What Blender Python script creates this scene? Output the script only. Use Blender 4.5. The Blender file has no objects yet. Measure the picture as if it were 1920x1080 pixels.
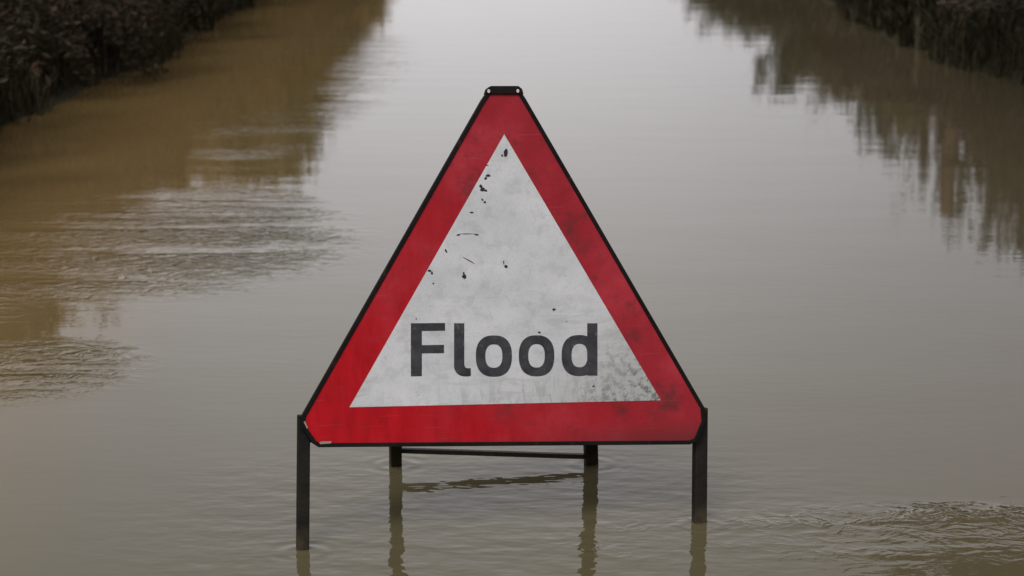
import bpy, math, random
import numpy as np
from mathutils import Vector, Matrix

SC = bpy.context.scene
COL = SC.collection
R = math.radians

# ------------------------------------------------------------------ camera
F_PX = 4000.0                                   # focal length in pixels of a 1920 wide frame
PITCH = math.atan((540 + 250) / F_PX)
CAM = Vector((0, 0, 1.27))
cd = bpy.data.cameras.new('camera')
cam = bpy.data.objects.new('camera', cd)
COL.objects.link(cam)
cam.location = CAM
cam.rotation_euler = (math.pi / 2 - PITCH, 0, 0)
cd.sensor_width = 36
cd.lens = 36 * F_PX / 1920
cd.clip_start = 0.05
cd.clip_end = 3000
cd.dof.use_dof = True
cd.dof.focus_distance = 4.15
cd.dof.aperture_fstop = 7.1
SC.camera = cam

# ------------------------------------------------------------------ exposure
SC.view_settings.view_transform = 'Standard'
SC.view_settings.look = 'None'
SC.view_settings.exposure = 0.0
SC.view_settings.gamma = 1
SC.cycles.max_bounces = 6
SC.cycles.use_denoising = True

# ------------------------------------------------------------------ sky
SUN_EL, SUN_AZ = R(48), R(205)                  # behind the camera, a little to the left
wd = bpy.data.worlds.new('World')
SC.world = wd
wd.use_nodes = True
nt = wd.node_tree
nt.nodes.clear()
N = nt.nodes.new
L = nt.links.new
out = N('ShaderNodeOutputWorld')
bg = N('ShaderNodeBackground')
bg.inputs['Strength'].default_value = 0.10
sky = N('ShaderNodeTexSky')
sky.sky_type = 'NISHITA'
sky.sun_disc = False
sky.sun_elevation = SUN_EL
sky.sun_rotation = SUN_AZ
sky.air_density = 1.2
sky.dust_density = 4
hs = N('ShaderNodeHueSaturation')
hs.inputs['Saturation'].default_value = 0.18
L(sky.outputs[0], hs.inputs['Color'])
tc = N('ShaderNodeTexCoord')
# cloud deck: nearly even, brighter low over the end of the lane
dot = N('ShaderNodeVectorMath'); dot.operation = 'DOT_PRODUCT'
nrm = N('ShaderNodeVectorMath'); nrm.operation = 'NORMALIZE'
flt = N('ShaderNodeVectorMath'); flt.operation = 'MULTIPLY'; flt.inputs[1].default_value = (1, 1, 1)
L(tc.outputs['Generated'], flt.inputs[0])
L(flt.outputs[0], nrm.inputs[0])
L(nrm.outputs[0], dot.inputs[0])
dot.inputs[1].default_value = (-0.03, 0.9955, 0.09)
mx = N('ShaderNodeMath'); mx.operation = 'MAXIMUM'; mx.inputs[1].default_value = 0.0
L(dot.outputs['Value'], mx.inputs[0])
pw = N('ShaderNodeMath'); pw.operation = 'POWER'; pw.inputs[1].default_value = 34
L(mx.outputs[0], pw.inputs[0])
cl = N('ShaderNodeTexNoise'); cl.inputs['Scale'].default_value = 2.2; cl.inputs['Detail'].default_value = 5
L(nrm.outputs[0], cl.inputs['Vector'])
cr = N('ShaderNodeMapRange'); cr.inputs['From Min'].default_value = 0.3; cr.inputs['From Max'].default_value = 0.7
cr.inputs['To Min'].default_value = 0.93; cr.inputs['To Max'].default_value = 1.07
L(cl.outputs['Fac'], cr.inputs['Value'])
gl = N('ShaderNodeMapRange'); gl.inputs['To Min'].default_value = 4.6; gl.inputs['To Max'].default_value = 10.2
L(pw.outputs[0], gl.inputs['Value'])
ml = N('ShaderNodeMath'); ml.operation = 'MULTIPLY'
L(gl.outputs[0], ml.inputs[0]); L(cr.outputs[0], ml.inputs[1])
cc = N('ShaderNodeCombineColor')
for i, k in enumerate((1.015, 0.99, 1.035)):
    m = N('ShaderNodeMath'); m.operation = 'MULTIPLY'; m.inputs[1].default_value = k
    L(ml.outputs[0], m.inputs[0]); L(m.outputs[0], cc.inputs[i])
mixc = N('ShaderNodeMix'); mixc.data_type = 'RGBA'; mixc.inputs['Factor'].default_value = 0.88
L(hs.outputs[0], mixc.inputs['A']); L(cc.outputs[0], mixc.inputs['B'])
L(mixc.outputs['Result'], bg.inputs['Color'])
L(bg.outputs[0], out.inputs[0])

sd = bpy.data.lights.new('sun', 'SUN')
sd.energy = 1.6
sd.angle = R(25)
sd.color = (1.0, 0.96, 0.9)
so = bpy.data.objects.new('sun', sd)
COL.objects.link(so)
so.rotation_euler = (math.pi / 2 - SUN_EL, 0, math.pi - SUN_AZ)

# ------------------------------------------------------------------ helpers
F3 = Vector((0, math.cos(PITCH), -math.sin(PITCH)))
R3 = Vector((1, 0, 0))
U3 = R3.cross(F3)

def ray(x, y):
    return F3 * F_PX + R3 * (x - 960) + U3 * (540 - y)

def on_level(x, y, z=0.0):
    d = ray(x, y)
    return CAM + d * ((z - CAM.z) / d.z)

def obj(name, verts, faces, mats, parent=None, smooth=False, mi=None, bevel=None):
    me = bpy.data.meshes.new(name)
    me.from_pydata([tuple(v) for v in verts], [], faces)
    for m in (mats if isinstance(mats, (list, tuple)) else [mats]):
        me.materials.append(m)
    if mi is not None:
        me.polygons.foreach_set('material_index', mi)
    if smooth:
        me.polygons.foreach_set('use_smooth', [True] * len(me.polygons))
    me.update()
    o = bpy.data.objects.new(name, me)
    COL.objects.link(o)
    if parent:
        o.parent = parent
    if bevel:
        b = o.modifiers.new('bevel', 'BEVEL')
        b.width = bevel
        b.segments = 2
        b.limit_method = 'ANGLE'
    return o

def tag(o, label=None, cat=None, group=None, kind=None):
    if label: o['label'] = label
    if cat: o['category'] = cat
    if group: o['group'] = group
    if kind: o['kind'] = kind
    return o

def empty(name, loc=(0, 0, 0)):
    e = bpy.data.objects.new(name, None)
    e.empty_display_size = 0.2
    COL.objects.link(e)
    e.location = loc
    return e

class Mat:
    """small wrapper for a node material round one Principled shader"""
    def __init__(s, name, base=(0.5, 0.5, 0.5), rough=0.6, ior=1.45, metal=0.0, spec=0.5):
        s.m = bpy.data.materials.new(name)
        s.m.use_nodes = True
        s.t = s.m.node_tree
        s.b = s.t.nodes['Principled BSDF']
        s.b.inputs['Base Color'].default_value = (*base, 1)
        s.b.inputs['Roughness'].default_value = rough
        s.b.inputs['IOR'].default_value = ior
        s.b.inputs['Metallic'].default_value = metal
        s.b.inputs['Specular IOR Level'].default_value = spec
    def n(s, t, **kw):
        x = s.t.nodes.new('ShaderNode' + t)
        for k, v in kw.items():
            setattr(x, k, v)
        return x
    def l(s, a, b):
        s.t.links.new(a, b)
    def put(s, sock, v):
        if hasattr(v, 'links') or hasattr(v, 'is_linked'):
            s.l(v, sock)
        else:
            sock.default_value = v
    def math(s, op, a, b=0.0, c=None, clamp=False):
        x = s.n('Math', operation=op); x.use_clamp = clamp
        s.put(x.inputs[0], a); s.put(x.inputs[1], b)
        if c is not None: s.put(x.inputs[2], c)
        return x.outputs[0]
    def coord(s, kind='Object', scale=(1, 1, 1), loc=(0, 0, 0), rot=(0, 0, 0)):
        if kind == 'World':
            o = s.n('NewGeometry').outputs['Position']
        else:
            o = s.n('TexCoord').outputs[kind]
        mp = s.n('Mapping')
        mp.inputs['Scale'].default_value = scale
        mp.inputs['Location'].default_value = loc
        mp.inputs['Rotation'].default_value = rot
        s.l(o, mp.inputs['Vector'])
        return mp.outputs[0]
    def noise(s, vec, scale, detail=4, rough=0.5, dist=0.0):
        x = s.n('TexNoise')
        x.inputs['Scale'].default_value = scale
        x.inputs['Detail'].default_value = detail
        x.inputs['Roughness'].default_value = rough
        x.inputs['Distortion'].default_value = dist
        s.l(vec, x.inputs['Vector'])
        return x.outputs['Fac']
    def ramp(s, fac, *stops):
        x = s.n('ValToRGB')
        e = x.color_ramp.elements
        while len(e) < len(stops): e.new(0.5)
        for i, (p, c) in enumerate(stops):
            e[i].position = p
            e[i].color = (*c, 1) if isinstance(c, tuple) else (c, c, c, 1)
        s.l(fac, x.inputs[0])
        return x.outputs[0]
    def range(s, v, a, b, c=0.0, d=1.0):
        x = s.n('MapRange')
        x.interpolation_type = 'SMOOTHSTEP'
        s.l(v, x.inputs['Value'])
        for k, q in zip(('From Min', 'From Max', 'To Min', 'To Max'), (a, b, c, d)):
            x.inputs[k].default_value = q
        return x.outputs[0]
    def mix(s, fac, a, b, mode='MIX'):
        x = s.n('Mix', data_type='RGBA', blend_type=mode)
        for k, v in (('Factor', fac), ('A', a), ('B', b)):
            if isinstance(v, tuple): v = (*v, 1)
            s.put(x.inputs[k], v)
        return x.outputs['Result']
    def bump(s, h, dist, strength=1.0):
        x = s.n('Bump')
        x.inputs['Distance'].default_value = dist
        x.inputs['Strength'].default_value = strength
        s.l(h, x.inputs['Height'])
        s.l(x.outputs[0], s.b.inputs['Normal'])
    def col(s, v): s.l(v, s.b.inputs['Base Color'])
    def rgh(s, v): s.l(v, s.b.inputs['Roughness'])

# ------------------------------------------------------------------ where the sign stands
FL, FR = on_level(568, 1035), on_level(1312, 985)
RL, RR = on_level(741.5, 871), on_level(1108.5, 869)
O = (FL + FR) / 2
u = (FR - FL).normalized()
h = Vector((-u.y, u.x, 0))
LEAN = R(11)
v = h * math.sin(LEAN) + Vector((0, 0, math.cos(LEAN)))
w = u.cross(v)
SIGN = Matrix(((u.x, v.x, w.x, O.x), (u.y, v.y, w.y, O.y), (u.z, v.z, w.z, O.z), (0, 0, 0, 1)))
SINV = SIGN.inverted()

def face(x, y):
    """point of the sign's face seen at a measured place of the photograph, in the sign's own plane (metres)"""
    d = ray(x, y)
    t = (O - CAM).dot(w) / d.dot(w)
    p = CAM + d * t - O
    return (p.dot(u), p.dot(v))

# ------------------------------------------------------------------ setting materials
def mat_water():
    m = Mat('flood_water', (0.13, 0.088, 0.043), 0.015, 1.333)
    p = m.coord('World')
    big = m.noise(m.coord('World', (0.5, 0.25, 0)), 1.0, 3)
    sep = m.n('SeparateXYZ'); m.l(p, sep.inputs[0])
    X, Y = sep.outputs[0], sep.outputs[1]
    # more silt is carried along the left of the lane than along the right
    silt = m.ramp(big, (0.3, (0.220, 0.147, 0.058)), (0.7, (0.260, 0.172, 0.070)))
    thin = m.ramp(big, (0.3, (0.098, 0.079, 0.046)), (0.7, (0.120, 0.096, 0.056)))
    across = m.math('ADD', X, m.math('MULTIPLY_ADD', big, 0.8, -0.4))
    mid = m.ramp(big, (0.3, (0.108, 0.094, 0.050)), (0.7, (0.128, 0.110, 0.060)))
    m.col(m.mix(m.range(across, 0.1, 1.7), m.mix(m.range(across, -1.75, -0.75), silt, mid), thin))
    # a little livelier where the water slides past the sign's legs
    nx_ = m.math('DIVIDE', X, 1.0); ny_ = m.math('DIVIDE', m.math('SUBTRACT', Y, 4.0), 0.9)
    near = m.range(m.math('SQRT', m.math('ADD', m.math('MULTIPLY', nx_, nx_), m.math('MULTIPLY', ny_, ny_))), 1.0, 0.4)
    wob = m.math('MULTIPLY', m.noise(m.coord('World', (11, 15, 1), rot=(0, 0, 0.3)), 1.0, 2, 0.5), m.math('MULTIPLY', near, 0.0024))
    # calm water everywhere: very low, long undulations
    base = m.math('MULTIPLY', m.noise(m.coord('World', (1.2, 2.6, 1), rot=(0, 0, 0.15)), 1.0, 1), 0.0012)
    fine = m.math('MULTIPLY', m.noise(m.coord('World', (9, 26, 1), rot=(0, 0, -0.1)), 1.0, 2, 0.5), m.math('MULTIPLY_ADD', near, 0.0006, 0.00023))
    # wind ripples in patches (catspaws)
    rip = m.noise(m.coord('World', (14, 17, 1), rot=(0, 0, 0.12)), 1.0, 3, 0.5, 0.6)
    ridge = m.math('SUBTRACT', 1.0, m.math('ABSOLUTE', m.math('MULTIPLY_ADD', rip, 2.0, -1.0)))
    ridge = m.math('POWER', ridge, 2.0)
    def spot(cx, cy, rx, ry, amp):
        dx = m.math('DIVIDE', m.math('SUBTRACT', X, cx), rx)
        dy = m.math('DIVIDE', m.math('SUBTRACT', Y, cy), ry)
        d = m.math('SQRT', m.math('ADD', m.math('MULTIPLY', dx, dx), m.math('MULTIPLY', dy, dy)))
        return m.math('MULTIPLY', m.range(d, 1.0, 0.35), amp)
    total = None
    for s in SPOTS:
        q = spot(*s)
        total = q if total is None else m.math('MAXIMUM', total, q)
    gust = m.range(m.noise(m.coord('World', (0.8, 2.6, 1), loc=(3.1, 1.7, 0)), 1.0, 3, 0.6, 0.4), 0.38, 0.60)
    rfac = m.math('MULTIPLY', total, m.math('MULTIPLY_ADD', gust, 0.85, 0.15))
    rh = m.math('MULTIPLY', m.math('MULTIPLY', ridge, 0.0068), rfac)
    hsum = m.math('ADD', m.math('ADD', m.math('ADD', base, fine), wob), rh)
    # rings round the legs
    for leg in (FL, FR, RL, RR):
        dx = m.math('SUBTRACT', X, leg.x); dy = m.math('SUBTRACT', Y, leg.y)
        r = m.math('SQRT', m.math('ADD', m.math('MULTIPLY', dx, dx), m.math('MULTIPLY', dy, dy)))
        r = m.math('ADD', r, m.math('MULTIPLY', m.noise(m.coord('World', (8, 8, 1)), 1.0, 2), 0.03))
        a = m.math('MULTIPLY', m.range(r, 0.13, 0.02), m.math('MULTIPLY', m.noise(m.coord('World', (14, 9, 1), loc=(5, 2, 0)), 1.0, 2), 0.0009))
        hsum = m.math('ADD', hsum, m.math('MULTIPLY', m.math('SINE', m.math('MULTIPLY', r, 150.0)), a))
    m.bump(hsum, 1.0)
    return m.m

#        x      y     rx    ry   amp
SPOTS = [(-1.3, 7.3, 0.95, 1.35, 0.75),
         (-1.95, 6.3, 0.7, 0.8, 0.8),
         (-1.25, 10.3, 0.40, 1.6, 0.10),
         (-0.9, 13.5, 0.45, 4.0, 0.12),
         (-1.3, 5.35, 0.45, 0.45, 0.6),
         (0.80, 3.96, 0.65, 0.27, 0.42),
         (0.90, 4.10, 0.22, 0.10, 0.7),
         (0.28, 3.92, 0.30, 0.16, 0.35)]

def mat_ground():
    m = Mat('ground_soil', (0.05, 0.045, 0.03), 0.9, spec=0.25)
    c = m.coord('World')
    n1 = m.noise(c, 1.3, 6, 0.6); n2 = m.noise(c, 22, 5, 0.6)
    a = m.ramp(n1, (0.35, (0.035, 0.026, 0.016)), (0.5, (0.05, 0.045, 0.022)), (0.68, (0.055, 0.06, 0.024)))
    b = m.ramp(n2, (0.3, 0.45), (0.7, 1.25))
    m.col(m.mix(1.0, a, b, 'MULTIPLY'))
    m.bump(n2, 0.03)
    return m.m

def mat_leaf(name, stops, rough=0.65):
    m = Mat(name, (0.05, 0.06, 0.03), rough, spec=0.12)
    oi = m.n('ObjectInfo').outputs['Random']
    g = m.n('NewGeometry')
    c = m.coord('Object')
    n = m.noise(c, 3.0, 5, 0.65)
    f = m.math('ADD', m.math('MULTIPLY', g.outputs['Random Per Island'], 0.6), m.math('MULTIPLY', n, 0.4))
    f = m.math('ADD', f, m.math('MULTIPLY_ADD', oi, 0.2, -0.1), clamp=True)
    m.col(m.ramp(f, *stops))
    return m.m

def mat_bark(name, a, b):
    m = Mat(name, a, 0.85, spec=0.2)
    n = m.noise(m.coord('Object', (8, 8, 2)), 6.0, 5, 0.65)
    m.col(m.ramp(n, (0.35, a), (0.68, b)))
    m.bump(n, 0.01)
    return m.m

WATER = mat_water()
GROUND = mat_ground()
LEAF_DARK = mat_leaf('bramble_leaf', ((0.1, (0.030, 0.025, 0.019)), (0.45, (0.046, 0.042, 0.026)), (0.7, (0.075, 0.052, 0.036)), (0.95, (0.13, 0.095, 0.068))))
LEAF_GREEN = mat_leaf('evergreen_leaf', ((0.15, (0.040, 0.050, 0.028)), (0.55, (0.075, 0.085, 0.045)), (0.9, (0.13, 0.12, 0.065))))
LEAF_BEECH = mat_leaf('winter_beech_leaf', ((0.1, (0.20, 0.125, 0.045)), (0.5, (0.31, 0.21, 0.08)), (0.9, (0.40, 0.29, 0.12))), 0.6)
LEAF_BROWN = mat_leaf('dry_leaf', ((0.1, (0.085, 0.066, 0.028)), (0.5, (0.15, 0.12, 0.05)), (0.9, (0.25, 0.20, 0.11))))
GRASS = mat_leaf('grass_blade', ((0.1, (0.020, 0.018, 0.010)), (0.5, (0.036, 0.034, 0.018)), (0.8, (0.065, 0.052, 0.032)), (0.97, (0.16, 0.13, 0.085))))
BARK = mat_bark('twig_bark', (0.030, 0.023, 0.017), (0.075, 0.060, 0.045))
BARK_RED = mat_bark('weathered_post_wood', (0.11, 0.070, 0.040), (0.19, 0.135, 0.085))

# ------------------------------------------------------------------ ground, water
rng = np.random.default_rng(7)

def smooth_noise(x, y, seed):
    r = np.random.default_rng(seed)
    z = np.zeros_like(x)
    for k in range(8):
        fx, fy = r.uniform(0.3, 2.2, 2)
        z += np.sin(x * fx + r.uniform(0, 6.28)) * np.sin(y * fy + r.uniform(0, 6.28)) / 4
    return z

def edge_l(y): return -2.46 + 0.07 * np.sin(y * 0.9 + 1) + 0.05 * np.sin(y * 2.3)
def edge_r(y): return 2.95 + 0.10 * np.sin(y * 0.7) + 0.05 * np.sin(y * 2.9 + 2)

def ground_z(x, y):
    """height of the land: a drowned lane between two low banks"""
    x = np.asarray(x, float); y = np.asarray(y, float)
    dl = edge_l(y) - x            # > 0 on the left bank
    dr = x - edge_r(y)
    d = np.maximum(dl, dr)
    z = np.where(d > 0, 0.42 * (1 - np.exp(-d / 0.6)), np.maximum(d * 0.5, -0.28))
    z = z + np.where(d > 0.05, 0.035 * smooth_noise(x * 3, y * 3, 3), 0)
    far = np.clip((y - 230) / 60, 0, 1)
    z = np.where(d <= 0, z + far * 0.7, z)
    z = z + np.where(d > 4, 0.12 * smooth_noise(x * 0.15, y * 0.15, 5), 0)
    return z

xs = np.concatenate([-np.geomspace(900, 8, 16), np.linspace(-7.4, -4.2, 7), np.linspace(-4, -2, 21), np.linspace(-1.5, 2, 5),
                     np.linspace(2.4, 4.4, 21), np.linspace(4.8, 7.4, 6), np.geomspace(8, 900, 16)])
ys = np.concatenate([np.linspace(-60, 2, 14), np.linspace(3, 40, 150), np.linspace(41, 120, 60), np.geomspace(125, 1500, 24)])
GX, GY = np.meshgrid(xs, ys)
GZ = ground_z(GX, GY)
nx, ny = len(xs), len(ys)
vv = np.stack([GX.ravel(), GY.ravel(), GZ.ravel()], 1)
ff = [(j * nx + i, j * nx + i + 1, (j + 1) * nx + i + 1, (j + 1) * nx + i) for j in range(ny - 1) for i in range(nx - 1)]
tag(obj('ground', vv, ff, GROUND, smooth=True), 'dark muddy banks either side of the flooded lane', kind='structure')
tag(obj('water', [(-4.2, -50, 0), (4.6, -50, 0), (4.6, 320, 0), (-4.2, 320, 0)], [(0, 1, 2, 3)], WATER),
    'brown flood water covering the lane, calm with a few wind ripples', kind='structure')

# ------------------------------------------------------------------ the sign
def mat_red():
    m = Mat('red_sheeting', (0.42, 0.012, 0.02), 0.42, spec=0.22)
    c = m.coord('Object')
    sep = m.n('SeparateXYZ'); m.l(c, sep.inputs[0])
    n = m.noise(m.coord('Object', (5, 5, 5)), 1.0, 5, 0.6)
    n2 = m.noise(m.coord('Object', (30, 9, 30), loc=(2, 0, 0)), 1.0, 4, 0.65)
    # dust film: thicker to the right and up
    g = m.math('ADD', m.math('MULTIPLY', sep.outputs[0], 0.95), m.math('MULTIPLY', sep.outputs[1], 0.55))
    f = m.math('ADD', m.math('ADD', g, m.math('MULTIPLY', n, 1.0)), m.math('MULTIPLY', n2, 0.35))
    f = m.range(f, 0.50, 1.20, 0.0, 0.9)
    clean = m.ramp(n2, (0.3, (0.40, 0.003, 0.009)), (0.7, (0.60, 0.007, 0.016)))
    dirty = m.ramp(n, (0.32, (0.25, 0.016, 0.028)), (0.5, (0.38, 0.026, 0.040)), (0.68, (0.52, 0.050, 0.072)))
    a = m.mix(f, clean, dirty)
    # grime just inside the lower right edge and dark splashes
    s = m.noise(m.coord('Object', (14, 14, 14), loc=(7, 3, 0)), 1.0, 6, 0.7)
    sp = m.math('MULTIPLY', m.range(s, 0.50, 0.68, 0.0, 0.7), m.range(g, -0.1, 0.40, 0.22, 1.0))
    low = m.math('MULTIPLY', m.range(sep.outputs[1], 0.225, 0.17, 0.0, 0.6), m.range(sep.outputs[0], -0.05, 0.3))
    a = m.mix(m.math('MAXIMUM', sp, low), a, (0.12, 0.028, 0.030))
    for a_, k_ in ((1.1, 0.0), (-0.3, 4.0)):
        sc = m.noise(m.coord('Object', (8, 300, 8), loc=(k_, 0, 0), rot=(0, 0, a_)), 1.0, 2, 0.5)
        a = m.mix(m.range(sc, 0.69, 0.75, 0.0, 0.20), a, (0.50, 0.16, 0.17))
    gr = m.noise(m.coord('Object', (200, 200, 200)), 1.0, 3, 0.7)
    a = m.mix(m.range(gr, 0.52, 0.72, 0.0, 0.28), a, (0.16, 0.02, 0.025))
    m.col(a)
    m.rgh(m.math('MULTIPLY_ADD', f, 0.3, 0.36))
    m.bump(m.noise(m.coord('Object', (3, 3, 3)), 1.0, 2), 0.002, 0.5)
    return m.m

def mat_white():
    m = Mat('white_sheeting', (0.7, 0.7, 0.72), 0.45, spec=0.4)
    c = m.coord('Object')
    sep = m.n('SeparateXYZ'); m.l(c, sep.inputs[0])
    x, y = sep.outputs[0], sep.outputs[1]
    n = m.noise(m.coord('Object', (7, 9, 7)), 1.0, 5, 0.6)
    base = m.ramp(n, (0.3, (0.58, 0.60, 0.63)), (0.7, (0.76, 0.77, 0.80)))
    # scrubbed streaks in the middle
    st = m.noise(m.coord('Object', (12, 60, 12), rot=(0, 0, 0.25)), 1.0, 4, 0.6, 0.8)
    stm = m.math('MULTIPLY', m.range(m.noise(m.coord('Object', (6, 6, 6), loc=(4, 0, 0)), 1.0, 2), 0.42, 0.62), m.range(y, 0.52, 0.40))
    base = m.mix(m.math('MULTIPLY', m.range(st, 0.45, 0.62, 0.0, 0.5), stm), base, (0.46, 0.46, 0.46))
    base = m.mix(m.math('MULTIPLY', m.range(st, 0.36, 0.30, 0.0, 0.8), stm), base, (0.80, 0.80, 0.82))
    # dried silt: film and speckle that thickens towards the lower right corner
    reg = m.math('SUBTRACT', m.math('MULTIPLY', x, 1.5), m.math('MULTIPLY', y, 1.6))
    reg = m.math('ADD', reg, m.math('MULTIPLY', n, 0.35))
    film = m.range(reg, -0.33, 0.22, 0.0, 0.55)
    base = m.mix(film, base, (0.33, 0.335, 0.31))
    sp = m.noise(m.coord('Object', (70, 70, 70)), 1.0, 5, 0.75)
    spm = m.math('MULTIPLY', m.range(sp, 0.46, 0.60), m.range(reg, -0.14, 0.20))
    base = m.mix(m.math('MULTIPLY', spm, 0.9), base, (0.13, 0.135, 0.12))
    dr = m.noise(m.coord('Object', (85, 16, 60), loc=(0, 5, 0)), 1.0, 4, 0.7, 0.6)
    drm = m.math('MULTIPLY', m.math('MULTIPLY', m.range(dr, 0.48, 0.62, 0.0, 0.6), m.range(y, 0.33, 0.27)), m.range(x, -0.25, 0.15, 0.25, 1.0))
    base = m.mix(drm, base, (0.34, 0.37, 0.36))
    mo = m.noise(m.coord('Object', (26, 26, 26), loc=(1, 9, 0)), 1.0, 5, 0.7)
    base = m.mix(m.range(mo, 0.48, 0.66, 0.0, 0.35), base, (0.42, 0.43, 0.44))
    gr = m.noise(m.coord('Object', (240, 240, 240)), 1.0, 3, 0.7)
    base = m.mix(m.range(gr, 0.52, 0.72, 0.0, 0.30), base, (0.34, 0.34, 0.33))
    for a_, k_ in ((0.9, 0.0), (-0.5, 4.0)):
        sc = m.noise(m.coord('Object', (9, 320, 9), loc=(k_, 0, 0), rot=(0, 0, a_)), 1.0, 2, 0.5)
        base = m.mix(m.range(sc, 0.69, 0.75, 0.0, 0.25), base, (0.30, 0.30, 0.31))
    m.col(base)
    m.rgh(m.math('MULTIPLY_ADD', film, 0.4, 0.38))
    return m.m

def mat_metal(name, a, b, rough, rust, spec=0.2, tide=False):
    m = Mat(name, a, rough, spec=spec)
    c = m.coord('Object', (1, 1, 1))
    n = m.noise(c, 40, 5, 0.65)
    n2 = m.noise(c, 9, 4, 0.6)
    base = m.mix(m.range(n2, 0.4, 0.65), a, b)
    m.col(m.mix(m.range(n, 0.60, 0.70, 0.0, rust), base, (0.075, 0.035, 0.018)))
    m.rgh(m.math('MULTIPLY_ADD', n2, 0.3, rough - 0.15))
    if tide:
        sp_ = m.n('SeparateXYZ'); m.l(m.coord('World'), sp_.inputs[0])
        zz = m.math('ADD', sp_.outputs[2], m.math('MULTIPLY', n2, 0.05))
        silt = m.mix(m.math('MULTIPLY', m.range(zz, 0.075, 0.035), m.range(n, 0.35, 0.6, 0.25, 0.8)), base, (0.060, 0.048, 0.028))
        m.col(m.mix(m.range(n, 0.60, 0.70, 0.0, rust), silt, (0.075, 0.035, 0.018)))
    m.bump(n, 0.0015)
    return m.m

RED = mat_red()
WHITE = mat_white()
BLACK = mat_metal('black_frame_paint', (0.005, 0.005, 0.005), (0.010, 0.008, 0.008), 0.6, 0.3)
LEGM = mat_metal('wet_muddy_steel', (0.007, 0.006, 0.005), (0.015, 0.012, 0.009), 0.5, 0.4, 0.3, True)
TEXT = Mat('black_lettering', (0.035, 0.035, 0.042), 0.45)
_n = TEXT.noise(TEXT.coord('Object', (40, 40, 40)), 1.0, 5, 0.7)
_f = TEXT.noise(TEXT.coord('Object', (110, 110, 110), loc=(3, 1, 0)), 1.0, 4, 0.7)
TEXT.col(TEXT.mix(TEXT.range(_f, 0.62, 0.70, 0.0, 0.7), TEXT.ramp(_n, (0.35, (0.022, 0.022, 0.028)), (0.7, (0.065, 0.065, 0.072))), (0.22, 0.22, 0.22)))
TEXT = TEXT.m
CHIP = Mat('bare_chip', (0.02, 0.02, 0.028), 0.6).m
CREAM = Mat('cream_chip', (0.34, 0.30, 0.22), 0.6).m
ZINC = mat_metal('bright_rivet', (0.55, 0.55, 0.55), (0.7, 0.69, 0.66), 0.4, 0.2, 0.5)

sign = empty('road_sign')
sign.matrix_world = SIGN
tag(sign, 'red bordered triangular Flood warning sign on black legs standing in the water', 'road sign')

def prism(name, loops, z0, z1, mat, parent, bevel=None, smooth=False):
    """loops: list of (u,v) outlines, each extruded from z0 to z1 in the sign's own space"""
    V, Fc = [], []
    for lp in loops:
        n = len(lp); o = len(V)
        V += [(a, b, z0) for a, b in lp] + [(a, b, z1) for a, b in lp]
        Fc.append(tuple(range(o + n, o + 2 * n)))
        Fc.append(tuple(reversed(range(o, o + n))))
        Fc += [(o + i, o + (i + 1) % n, o + n + (i + 1) % n, o + n + i) for i in range(n)]
    return obj(name, V, Fc, mat, parent, bevel=bevel, smooth=smooth)

def pix(pts):                       # measured outline, clockwise on screen, turned counter-clockwise
    p = [face(*q) for q in pts]
    a = sum(p[i][0] * p[(i + 1) % len(p)][1] - p[(i + 1) % len(p)][0] * p[i][1] for i in range(len(p)))
    return p if a > 0 else p[::-1]

def ring_faces(outer, inner, z0, z1):
    n = len(outer)
    V = [(*p, z0) for p in outer] + [(*p, z0) for p in inner] + [(*p, z1) for p in outer] + [(*p, z1) for p in inner]
    Fc = []
    for i in range(n):
        j = (i + 1) % n
        Fc += [(2 * n + i, 2 * n + j, 3 * n + j, 3 * n + i), (i, n + i, n + j, j),
               (i, j, 2 * n + j, 2 * n + i), (n + i, 3 * n + i, 3 * n + j, n + j)]
    return V, Fc

def inset(poly, d):
    """offset a counter-clockwise convex outline inwards by d (d < 0: outwards)"""
    n = len(poly); res = []
    for i in range(n):
        p0, p1, p2 = Vector(poly[i - 1]), Vector(poly[i]), Vector(poly[(i + 1) % n])
        e1 = (p1 - p0).normalized(); e2 = (p2 - p1).normalized()
        n1 = Vector((-e1.y, e1.x)); n2 = Vector((-e2.y, e2.x))
        k = 1 + n1.dot(n2)
        res.append(tuple(p1 + (n1 + n2) * (d / k)))
    return res

# the plate: outline of the red sheeting
plate = pix([(917, 174), (973, 174), (983, 190), (1316, 765), (1318, 790), (1304, 824), (1292, 829), (598, 834), (589, 828), (570, 800), (569, 782), (906, 190)])
panel = prism('sign_panel', [plate], -0.0015, 0.0015, RED, sign)
V, Fc = ring_faces(inset(plate, -0.0045), inset(plate, 0.0035), -0.010, 0.0040)
rim = obj('panel_rim', V, Fc, BLACK, panel, bevel=0.0012)
white = prism('white_triangle', [pix([(945, 252), (655, 763.5), (1238.5, 750.5)])], 0.0015, 0.0021, WHITE, panel)

# top clamp with its two bright holes
clamp = prism('top_clamp', [pix([(919, 161.5), (971, 161.5), (978, 167), (981, 177), (909, 177), (912, 167)])], -0.014, 0.0062, BLACK, sign, bevel=0.0015)
riv = []
for x, y in ((915.0, 171.5), (969.5, 171.0)):
    cx, cy = face(x, y)
    riv.append([(cx + 0.0028 * math.cos(t * math.pi / 6), cy + 0.0036 * math.sin(t * math.pi / 6)) for t in range(12)])
for r_ in riv:
    prism('rivet', [r_], 0.0062, 0.0075, ZINC, clamp)

# lettering
def glyph_F():
    return [(770, 606), (834, 605.5), (834, 620), (790.5, 620.5), (790.5, 647), (832, 646.5), (832, 662), (790.5, 662.5), (790.5, 705), (770, 705.5)]

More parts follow.
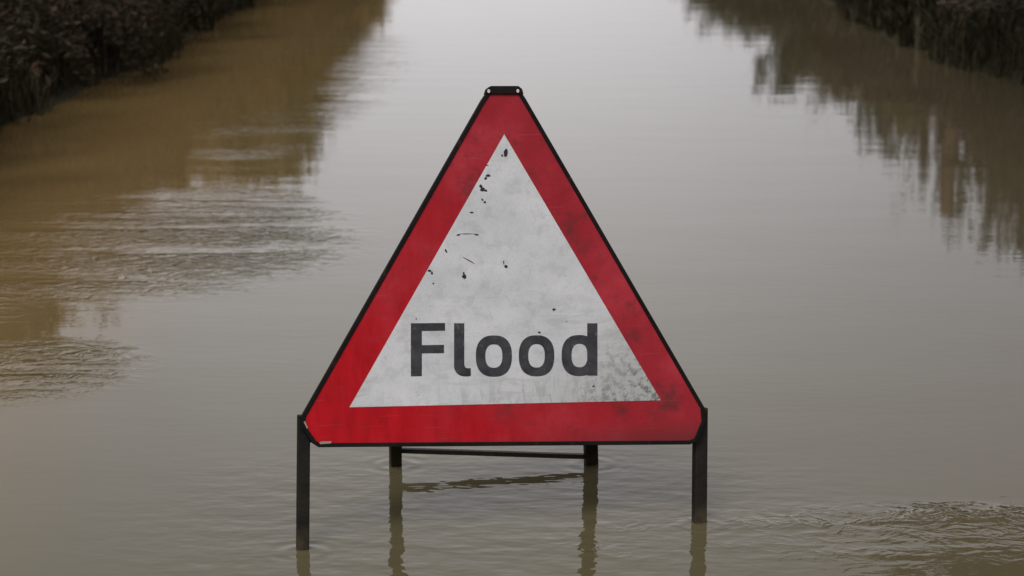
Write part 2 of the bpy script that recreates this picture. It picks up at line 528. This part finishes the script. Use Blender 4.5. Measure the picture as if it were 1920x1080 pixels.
def glyph_l():
    arc = [(851 + 19 - 19 * math.cos(R(a)), 687 + 18.5 * math.sin(R(a))) for a in range(0, 91, 15)]
    return [(851, 606), (870, 606)] + [(870, 684), (872, 689), (877, 690.5), (882, 690)] + [(882.5, 704.5), (876, 705.8)] + arc[::-1]

def oval(cx, cy, rx, ry, k=2.45, n=40):
    P = []
    for i in range(n):
        t = 2 * math.pi * i / n
        c, s = math.cos(t), math.sin(t)
        P.append((cx + rx * math.copysign(abs(c) ** (2 / k), c), cy + ry * math.copysign(abs(s) ** (2 / k), s)))
    return P

V, Fc = [], []
def add(vs, fs):
    o = len(V)
    V.extend(vs); Fc.extend([tuple(i + o for i in f) for f in fs])
T0, T1 = 0.0021, 0.0026
def flat_loop(pts):
    lp = pix(pts); n = len(lp)
    add([(a, b, T0) for a, b in lp] + [(a, b, T1) for a, b in lp],
        [tuple(range(n, 2 * n))] + [(i, (i + 1) % n, n + (i + 1) % n, n + i) for i in range(n)])
flat_loop(glyph_F())
flat_loop(glyph_l())
for (cx, cy, rx, ry, ix, iy) in ((925.5, 667.5, 33.8, 38.8, 16, 22), (1005.5, 667, 33.2, 38.5, 15.5, 22)):
    o_ = [face(*p) for p in oval(cx, cy, rx, ry)][::-1]
    i_ = [face(*p) for p in oval(cx, cy, ix, iy)][::-1]
    vs, fs = ring_faces(o_, i_, T0, T1)
    add(vs, fs)
o_ = [face(*p) for p in oval(1085.5, 666.5, 33, 38.5)][::-1]
i_ = [face(*p) for p in oval(1086, 666.5, 15, 22)][::-1]
vs, fs = ring_faces(o_, i_, T0, T1)
add(vs, fs)
o = len(V)
lp = pix([(1100.5, 606), (1119.5, 606), (1119.5, 704), (1100.5, 704)])
add([(a, b, T0) for a, b in lp] + [(a, b, T1 + 0.0001) for a, b in lp], [(4, 5, 6, 7), (0, 1, 5, 4), (1, 2, 6, 5), (2, 3, 7, 6), (3, 0, 4, 7)])
obj('lettering', V, Fc, TEXT, panel)

# chips knocked out of the white film
def blob(cx, cy, rx, ry, ang, seed, n=11):
    r = random.Random(seed)
    P = []
    for i in range(n):
        t = 2 * math.pi * i / n
        k = r.uniform(0.65, 1.2)
        a, b = rx * math.cos(t) * k, ry * math.sin(t) * k
        P.append((cx + a * math.cos(ang) - b * math.sin(ang), cy + a * math.sin(ang) + b * math.cos(ang)))
    return P
marks = [(947.5, 287, 3.6, 9, 0.1), (941, 291.5, 2, 2.5, 0), (914.5, 329.5, 4, 3, 0), (910, 334.5, 3, 3, 0.4),
         (901.5, 350, 3.2, 4, 0), (904, 355, 4.5, 3.6, 0), (910, 357.5, 3, 2.5, 0), (908.5, 379, 3, 2.6, 0), (904, 374.5, 3, 1.6, 0.8),
         (884, 398.5, 4.5, 1.7, 0), (913, 310, 3.2, 0.9, 0.1), (870, 518.5, 5, 4, 0.3), (869, 513, 2, 3, 0), (948, 499.5, 4.2, 3, 0),
         (944, 492, 1.1, 4, 0), (805, 508, 4, 2.1, 0.2), (809.5, 512, 2.2, 3.4, 0), (835.5, 470, 1.6, 4.6, -0.5), (859, 440.5, 4, 1.8, -0.2),
         (893, 440, 4.2, 1.7, 0.1), (875, 438.5, 14, 0.7, -0.02), (880, 489, 14, 1.0, 0.5), (1038, 580.5, 3.2, 2.8, 0), (1010.5, 623, 2.6, 2.2, 0),
         (812, 531.5, 1.7, 1.7, 0), (1062, 603, 1.3, 1.0, 0), (780, 598, 0.9, 2.2, 0), (1112, 724, 2.4, 1.6, 0)]
for i, m_ in enumerate(marks):
    prism('paint_chip', [pix(blob(*m_, seed=i))], 0.0020, 0.0025, CHIP, panel)
for sc_ in ([(598, 829), (604, 827.5), (621, 827), (620, 831), (600, 832.5)], [(569, 791), (571.5, 789), (577, 802), (575, 803.5)]):
    prism('edge_scuff', [pix(sc_)], 0.0040, 0.0046, CREAM, panel)

# square section bars in the sign's own space
def bar(name, a, b, sx, sz, mat, parent, side=None, bevel=0.0022):
    a, b = Vector(a), Vector(b)
    d = (b - a).normalized()
    s = Vector(side if side else (0, 0, 1))
    e1 = d.cross(s).normalized()
    e2 = e1.cross(d).normalized()
    V = [p + e1 * (sx / 2 * i) + e2 * (sz / 2 * j) for p in (a, b) for i, j in ((-1, -1), (1, -1), (1, 1), (-1, 1))]
    return obj(name, V, [(3, 2, 1, 0), (4, 5, 6, 7), (0, 1, 5, 4), (1, 2, 6, 5), (2, 3, 7, 6), (3, 0, 4, 7)], mat, parent, bevel=bevel)

# front legs: from the lower corners down through the water to the road
lt = Vector((*face(572, 779), -0.0235)); lb = Vector((*face(570, 1035), -0.0235))
rt = Vector((*face(1319.5, 765), -0.0235)); rb = Vector((*face(1317.5, 985), -0.0235))
def extend(a, b, dist): return b + (b - a).normalized() * dist
bar('front_leg', lt, extend(lt, lb, 0.26), 0.0230, 0.026, LEGM, sign)
bar('front_leg', rt, extend(rt, rb, 0.26), 0.0250, 0.026, LEGM, sign)
# frame bars behind the plate, sides and foot
tl = Vector((*face(921, 186), -0.0235)); tr = Vector((*face(969, 186), -0.0235))
bar('frame_side', lt + Vector((0.022, 0.012, 0)), tl + Vector((0.006, 0, 0)), 0.020, 0.024, BLACK, sign)
bar('frame_side', rt + Vector((-0.022, 0.012, 0)), tr + Vector((-0.006, 0, 0)), 0.020, 0.024, BLACK, sign)
bar('frame_foot', Vector((*face(582, 820), -0.0235)), Vector((*face(1300, 818), -0.0235)), 0.022, 0.024, BLACK, sign)

# rear frame: two legs hinged on the sides, one cross bar just above the water
def loc(p): return SINV @ p
rl_t = Vector((*face(748, 560), -0.048)); rr_t = Vector((*face(1110, 560), -0.048))
rl_b, rr_b = loc(RL), loc(RR)
back = (loc(O + h) - loc(O))
bar('rear_leg', rl_t, extend(rl_t, rl_b, 0.26), 0.0245, 0.022, LEGM, sign, side=back)
bar('rear_leg', rr_t, extend(rr_t, rr_b, 0.26), 0.0275, 0.022, LEGM, sign, side=back)
def on_leg(t, b, y_img):
    """point on the leg whose picture height is y_img"""
    best = None
    for i in range(400):
        p = SIGN @ (t + (b - t) * (i / 399))
        q = p - CAM
        y = 540 - F_PX * q.dot(U3) / q.dot(F3)
        if best is None or abs(y - y_img) < best[0]:
            best = (abs(y - y_img), t + (b - t) * (i / 399))
    return best[1]
bar('cross_bar', on_leg(rl_t, rl_b, 845) + Vector((0.012, 0, 0)), on_leg(rr_t, rr_b, 855) + Vector((-0.0135, 0, 0)), 0.0100, 0.014, LEGM, sign, side=back, bevel=0.001)
for s_, (t_, x_) in enumerate(((rl_t, -1), (rr_t, 1))):
    V, Fc = [], []
    for zz in (-0.066, -0.034):
        V += [(t_.x + 0.006 * math.cos(k * math.pi / 3), t_.y - 0.004 + 0.006 * math.sin(k * math.pi / 3), zz) for k in range(6)]
    Fc = [tuple(range(5, -1, -1)), tuple(range(6, 12))] + [(k, (k + 1) % 6, 6 + (k + 1) % 6, 6 + k) for k in range(6)]
    obj('hinge_bolt', V, Fc, ZINC, sign)

# ------------------------------------------------------------------ plants
def tube(V, Fc, pts, rad, sides=4):
    o0 = len(V)
    n = len(pts)
    for i, p in enumerate(pts):
        d = (pts[min(i + 1, n - 1)] - pts[max(i - 1, 0)]).normalized()
        a = d.cross(Vector((0.3, 0.9, 0.2))).normalized()
        b = d.cross(a)
        for k in range(sides):
            t = 2 * math.pi * k / sides
            V.append(p + (a * math.cos(t) + b * math.sin(t)) * rad[i])
    for i in range(n - 1):
        for k in range(sides):
            q = (k + 1) % sides
            Fc.append((o0 + i * sides + k, o0 + i * sides + q, o0 + (i + 1) * sides + q, o0 + (i + 1) * sides + k))

def grow(V, Fc, tips, rnd, p, d, ln, rad, depth, up=0.15, spread=0.7, kids=(3, 5), droop=0.0, seg=4, wob=0.16):
    pts, rr = [p.copy()], [rad]
    q = p.copy(); dd = d.copy()
    for i in range(seg):
        dd = (dd + Vector((rnd.gauss(0, wob), rnd.gauss(0, wob), rnd.gauss(0, wob) + up * 0.3 - droop * (i + 1) / seg))).normalized()
        q = q + dd * (ln / seg)
        pts.append(q.copy()); rr.append(rad * (1 - 0.62 * (i + 1) / seg))
    tube(V, Fc, pts, rr, 5 if depth > 1 else 3)
    if depth <= 1: tips.append((pts, dd))
    if depth == 0: return
    for k in range(rnd.randint(*kids)):
        t = rnd.uniform(0.25, 1.0)
        i = min(int(t * seg), seg - 1)
        pp = pts[i].lerp(pts[i + 1], t * seg - i)
        ax = Vector((rnd.gauss(0, 1), rnd.gauss(0, 1), rnd.gauss(0, 0.6))).normalized()
        nd = (dd * (1 - spread * 0.5) + ax * spread + Vector((0, 0, up))).normalized()
        grow(V, Fc, tips, rnd, pp, nd, ln * rnd.uniform(0.45, 0.68), rr[i] * 0.6, depth - 1, up, spread, kids, droop, seg, wob)

def leaves(tips, rnd, per, size, jitter):
    V, Fc = [], []
    for pts, dd in tips:
        for k in range(per):
            i = rnd.randint(0, len(pts) - 2)
            c = pts[i].lerp(pts[i + 1], rnd.random()) + Vector((rnd.gauss(0, jitter), rnd.gauss(0, jitter), rnd.gauss(0, jitter)))
            a = Vector((rnd.gauss(0, 1), rnd.gauss(0, 1), rnd.gauss(0, 0.6))).normalized()
            b = a.cross(Vector((rnd.gauss(0, 1), rnd.gauss(0, 1), rnd.gauss(0, 1)))).normalized()
            nn = a.cross(b)
            s = size * rnd.uniform(0.55, 1.3)
            o = len(V)
            V += [c - a * s, c + b * s * 0.42 + nn * s * 0.15, c + a * s, c - b * s * 0.42 + nn * s * 0.15]
            Fc.append((o, o + 1, o + 2, o + 3))
    return V, Fc

HEIGHT = {}

def make_plant(name, stem_name, leaf_name, seed, mats, stems, ln, rad, depth, per, size, jitter, base_r=0.3, lean=0.5, **kw):
    """builds meshes for one plant about its base; returns dict of meshes"""
    rnd = random.Random(seed)
    V, Fc, tips = [], [], []
    for k in range(stems):
        a = rnd.uniform(0, 6.28); r = base_r * math.sqrt(rnd.random())
        p = Vector((r * math.cos(a), r * math.sin(a), -0.08))
        d = Vector((math.cos(a) * lean * rnd.uniform(0.2, 1), math.sin(a) * lean * rnd.uniform(0.2, 1), 1)).normalized()
        grow(V, Fc, tips, rnd, p, d, ln * rnd.uniform(0.75, 1.15), rad * rnd.uniform(0.7, 1.2), depth, **kw)
    res = []
    me = bpy.data.meshes.new(stem_name)
    me.from_pydata([tuple(x) for x in V], [], Fc); me.materials.append(mats[0])
    res.append((stem_name, me))
    if per:
        LV, LF = leaves(tips, rnd, per, size, jitter)
        zs = sorted(q.z for q in LV)
        top = zs[int(len(zs) * 0.985)]
        rs = sorted(math.hypot(q.x, q.y) for q in LV)
        rmax = rs[int(len(rs) * 0.96)]
        LF = [f for f in LF if LV[f[0]].z < top * 1.04 and math.hypot(LV[f[0]].x, LV[f[0]].y) < rmax]
        HEIGHT[me.name] = top
        lm = bpy.data.meshes.new(leaf_name)
        lm.from_pydata([tuple(x) for x in LV], [], LF); lm.materials.append(mats[1])
        res.append((leaf_name, lm))
    return name, res

def put_plant(proto, x, y, rz, sc, label, cat, group=None, sink=0.0):
    name, parts = proto
    r_ = bpy.data.objects.new(name, None)
    COL.objects.link(r_)
    r_.location = (x, y, float(ground_z(x, y)) - sink)
    r_.rotation_euler = (0, 0, rz)
    r_.scale = sc if isinstance(sc, tuple) else (sc, sc, sc)
    for n_, me in parts:
        c = bpy.data.objects.new(n_, me)
        COL.objects.link(c)
        c.parent = r_
    return tag(r_, label, cat, group)

bramble = [make_plant('bramble_bush', 'stems', 'foliage', 11 + i, (BARK, LEAF_DARK), 16, 0.85, 0.008, 2, 26, 0.036, 0.05,
                      base_r=0.75, lean=0.9, up=0.10, spread=0.9, kids=(3, 5), droop=0.22) for i in range(3)]
shrub = [make_plant('evergreen_shrub', 'stems', 'foliage', 31 + i, (BARK, LEAF_GREEN), 9, 0.9, 0.014, 2, 34, 0.034, 0.045,
                    base_r=0.35, lean=0.4, up=0.3, spread=0.6, kids=(4, 6)) for i in range(3)]
dry = [make_plant('dry_shrub', 'stems', 'foliage', 51 + i, (BARK, LEAF_BROWN), 10, 0.9, 0.011, 2, 16, 0.036, 0.05,
                  base_r=0.45, lean=0.4, up=0.3, spread=0.6, kids=(3, 5)) for i in range(2)]
bare = [make_plant('bare_shrub', 'stems', 'dead_leaves', 71 + i, (BARK, LEAF_BROWN), 8, 0.95, 0.012, 3, 1, 0.024, 0.03,
                   base_r=0.3, lean=0.45, up=0.25, spread=0.6, kids=(2, 4)) for i in range(2)]
beech = [make_plant('beech_shrub', 'trunk', 'crown', 131 + i, (BARK, LEAF_BEECH), 3, 1.15, 0.018, 2, 30, 0.034, 0.05,
                    base_r=0.15, lean=0.25, up=0.35, spread=0.55, kids=(6, 8)) for i in range(3)]
sapling = [make_plant('sapling', 'trunk', 'crown', 91 + i, (BARK, LEAF_GREEN), 1, 1.75, 0.020, 2, 26, 0.034, 0.035,
                      base_r=0.02, lean=0.05, up=0.75, spread=0.30, kids=(9, 12), wob=0.05) for i in range(2)]

rp = random.Random(4)
# left bank: one unbroken run of bramble
y = 6.2; i = 0
while y < 90:
    s = rp.uniform(0.62, 0.78)
    x = float(edge_l(y)) - rp.uniform(0.45, 0.65)
    put_plant(bramble[i % 3], x, y, rp.uniform(0, 6.28), (s, s, s * rp.uniform(0.95, 1.15)), 'dark tangled bramble bush on the left bank of the flooded lane',
              'bush', 'bramble bushes along the left bank')
    y += rp.uniform(0.9, 1.25) * (1 + y / 60); i += 1

# left bank: winter beech hedge grown up behind the brambles
y = 8.1; i = 0
while y < 95:
    s = float(np.interp(y, (20, 25, 30, 35, 38, 43, 53, 90), (1.5, 2.0, 2.75, 2.6, 2.1, 2.0, 1.65, 1.6))) * rp.uniform(0.94, 1.05) / HEIGHT[beech[i % 3][1][0][1].name]
    put_plant(beech[i % 3], -3.45 + rp.uniform(-0.1, 0.1), y, rp.uniform(0, 6.28), (min(s, 1.2) * 1.25, min(s, 1.2) * 1.25, s), 'brown leaved beech shrub in the hedge behind the brambles on the left bank',
              'shrub', 'beech hedge along the left bank')
    y += rp.uniform(0.85, 1.1) * (1 + y / 70); i += 1

# right bank: low bramble in front
y = 8.0; i = 0
while y < 80:
    s = rp.uniform(0.75, 0.95)
    x = float(edge_r(y)) + rp.uniform(0.8, 1.05)
    put_plant(bramble[(i + 1) % 3] if y < 20 else (shrub if i % 3 else dry)[i % 2], x, y, rp.uniform(0, 6.28), (s * 1.1, s * 1.1, s * rp.uniform(0.7, 0.95) * (0.48 if y < 20 else 1)),
              'low dark bush at the foot of the right bank' if y < 20 else 'low mixed bush far along the right bank', 'bush',
              'low bushes near on the right bank' if y < 20 else 'low bushes far along the right bank')
    y += rp.uniform(1.0, 1.3) * (1 + y / 50); i += 1

def tip_place(px, y_tip, X, proto, ref_h, label, cat, group=None, wide=1.0):
    """X metres right of the lane's middle, as far along as the photograph shows it, as high as its reflection reaches"""
    Y = (X * F_PX / (px - 960) - 0.25) / 0.98
    el = PITCH + math.atan((y_tip - 540) / F_PX)
    H = Y * math.tan(el) - CAM.z - float(ground_z(X, Y))
    k = H / HEIGHT.get(proto[1][0][1].name, ref_h)
    return put_plant(proto, X, Y, rp.uniform(0, 6.28), (k * wide, k * wide, k), label, cat, group)

for px_, yt, X_, pr, rh_, lb_, ct_, wd_ in (
        (1390, 45, 5.2, dry[0], 1.5, 'straw brown shrub farthest along the right bank', 'shrub', 1.2),
        (1440, 70, 5.0, dry[1], 1.5, 'olive brown shrub beyond the gap in the right hedge', 'shrub', 1.1),
        (1545, 150, 5.0, dry[0], 1.5, 'bushy olive shrub on the near side of the gap in the right hedge', 'shrub', 1.0),
        (1590, 185, 4.8, shrub[0], 1.5, 'rounded green shrub between the olive shrub and the slim saplings', 'shrub', 1.0),
        (1652, 275, 4.7, sapling[0], 2.0, 'slim pointed sapling farthest from the wooden post', 'sapling', 1.0),
        (1700, 300, 4.6, shrub[1], 1.5, 'green shrub crowded behind the wooden post', 'shrub', 0.55),
        (1735, 345, 4.5, sapling[1], 2.0, 'slim leafy sapling nearest the wooden post', 'sapling', 0.9),
        (1780, 405, 4.4, sapling[0], 2.0, 'slim leafy sapling right behind the wooden post', 'sapling', 0.8),
        (1812, 250, 4.7, bare[1], 1.7, 'bare twiggy shrub just right of the wooden post', 'shrub', 0.8),
        (1862, 440, 4.5, sapling[1], 2.0, 'slim sapling between the two bare shrubs on the right bank', 'sapling', 0.8),
        (1900, 478, 4.2, sapling[0], 2.0, 'slim sapling nearest the camera on the right bank', 'sapling', 0.8),
        (1835, 330, 4.6, bare[0], 1.7, 'bare grey shrub with sky showing through its twigs on the right bank', 'shrub', 0.9),
        (1885, 455, 4.4, bare[1], 1.7, 'tall bare thorny shrub on the right bank nearest the camera', 'shrub', 1.1),
        (1915, 470, 4.6, shrub[2], 1.5, 'dark leafy shrub behind the nearest bare shrub', 'shrub', 0.55)):
    tip_place(px_, yt, X_, pr, rh_, lb_, ct_, None, wd_)

# weathered post on the right bank
pY = (3.35 * F_PX / (1790 - 960) - 0.25) / 0.98
pz = float(ground_z(3.35, pY))
V, Fc = [], []
tube(V, Fc, [Vector((0, 0, z_)) + Vector((0.01 * math.sin(z_ * 5), 0, 0)) for z_ in (-0.3, 0.1, 0.5, 0.9, 1.12, 1.16)], [0.058, 0.056, 0.055, 0.054, 0.052, 0.03], 10)
n_ = len(V)
Fc.append(tuple(range(n_ - 10, n_)))
post = obj('wooden_post', V, Fc, BARK_RED, smooth=True)
post.location = (3.35, pY, pz - 0.05)
tag(post, 'short reddish brown wooden post at the water edge of the right bank', 'post')

# small tree leaning over the water on the right
rnd = random.Random(23)
V, Fc, tips = [], [], []
trunk_pts = [Vector(p) for p in ((0, 0, -0.3), (0.0, 0.0, 0.7), (-0.03, 0, 1.4), (-0.20, 0.02, 2.0), (-0.48, 0.0, 2.5))]
tube(V, Fc, trunk_pts, [0.085, 0.07, 0.06, 0.05, 0.035], 8)
for k in range(22):
    t = rnd.uniform(0.45, 1.0)
    p = trunk_pts[3].lerp(trunk_pts[4], rnd.random()) if k > 3 else trunk_pts[2].lerp(trunk_pts[3], rnd.uniform(0.6, 1))
    a = rnd.uniform(0, 6.28)
    d = Vector((math.cos(a) - 0.55, math.sin(a), rnd.uniform(0.1, 0.6))).normalized()
    grow(V, Fc, tips, rnd, p, d, rnd.uniform(0.8, 1.15), 0.025, 2, 0.12, 0.65, (4, 6), 0.04)
tree = empty('leaning_tree', (3.42, 10.4, float(ground_z(3.42, 10.4)) + 0.12))
tag(tree, 'small dark leaved tree leaning over the water from the right bank', 'tree')
obj('trunk', V, Fc, BARK, tree)
LV, LF = leaves(tips, rnd, 40, 0.045, 0.08)
obj('crown', LV, LF, LEAF_DARK, tree)

# distant trees beyond the end of the lane
far_tree = make_plant('distant_tree', 'trunk', 'crown', 201, (BARK, LEAF_DARK), 1, 5.2, 0.16, 3, 14, 0.28, 0.35, base_r=0.1, lean=0.1, up=0.35, spread=0.65, kids=(5, 7), wob=0.08)
for k, X_ in enumerate((-46, -33, -22, 24, 35, 47)):
    s = rp.uniform(0.75, 1.0)
    put_plant(far_tree, X_ + rp.uniform(-3, 3), 270 + rp.uniform(-15, 15), rp.uniform(0, 6.28), s, 'low distant tree beyond the far end of the flooded lane', 'tree', 'distant trees beyond the lane')

# grass along both waterlines
def grass(name, side, n, y0, y1, seed, label):
    r = np.random.default_rng(seed)
    V, Fc = [], []
    yy = y0 + (y1 - y0) * r.random(n) ** 1.7
    off = r.gamma(2.0, 0.16, n) - 0.10
    clump = 0.5 + 0.5 * np.sin(yy * 7.3 + np.sin(yy * 2.9) * 3)
    for i in range(n):
        if off[i] < 0.03 and clump[i] < 0.55: continue
        x = (edge_l(yy[i]) - off[i]) if side < 0 else (edge_r(yy[i]) + off[i])
        z = float(ground_z(x, yy[i])) - 0.02
        H = r.uniform(0.08, 0.30) * (0.6 + 0.7 * clump[i])
        a = r.uniform(0, 6.28); bend = r.uniform(0.2, 1.0) * H
        dx, dy = math.cos(a) * bend, math.sin(a) * bend
        wx, wy = -math.sin(a) * 0.004, math.cos(a) * 0.004
        if yy[i] > 15: wx *= 2.2; wy *= 2.2; 
        o = len(V); y_ = yy[i]
        V += [(x - wx, y_ - wy, z), (x + wx, y_ + wy, z), (x + dx * 0.35 + wx, y_ + dy * 0.35 + wy, z + H * 0.7), (x + dx * 0.35 - wx, y_ + dy * 0.35 - wy, z + H * 0.7), (x + dx, y_ + dy, z + H)]
        Fc += [(o, o + 1, o + 2, o + 3), (o + 3, o + 2, o + 4)]
    return tag(obj(name, V, Fc, GRASS), label, 'grass', kind='stuff')
grass('grass', -1, 26000, 7, 60, 1, 'rough dark grass fringing the left water edge')
grass('grass', 1, 20000, 8, 60, 2, 'rough dark grass fringing the right water edge')
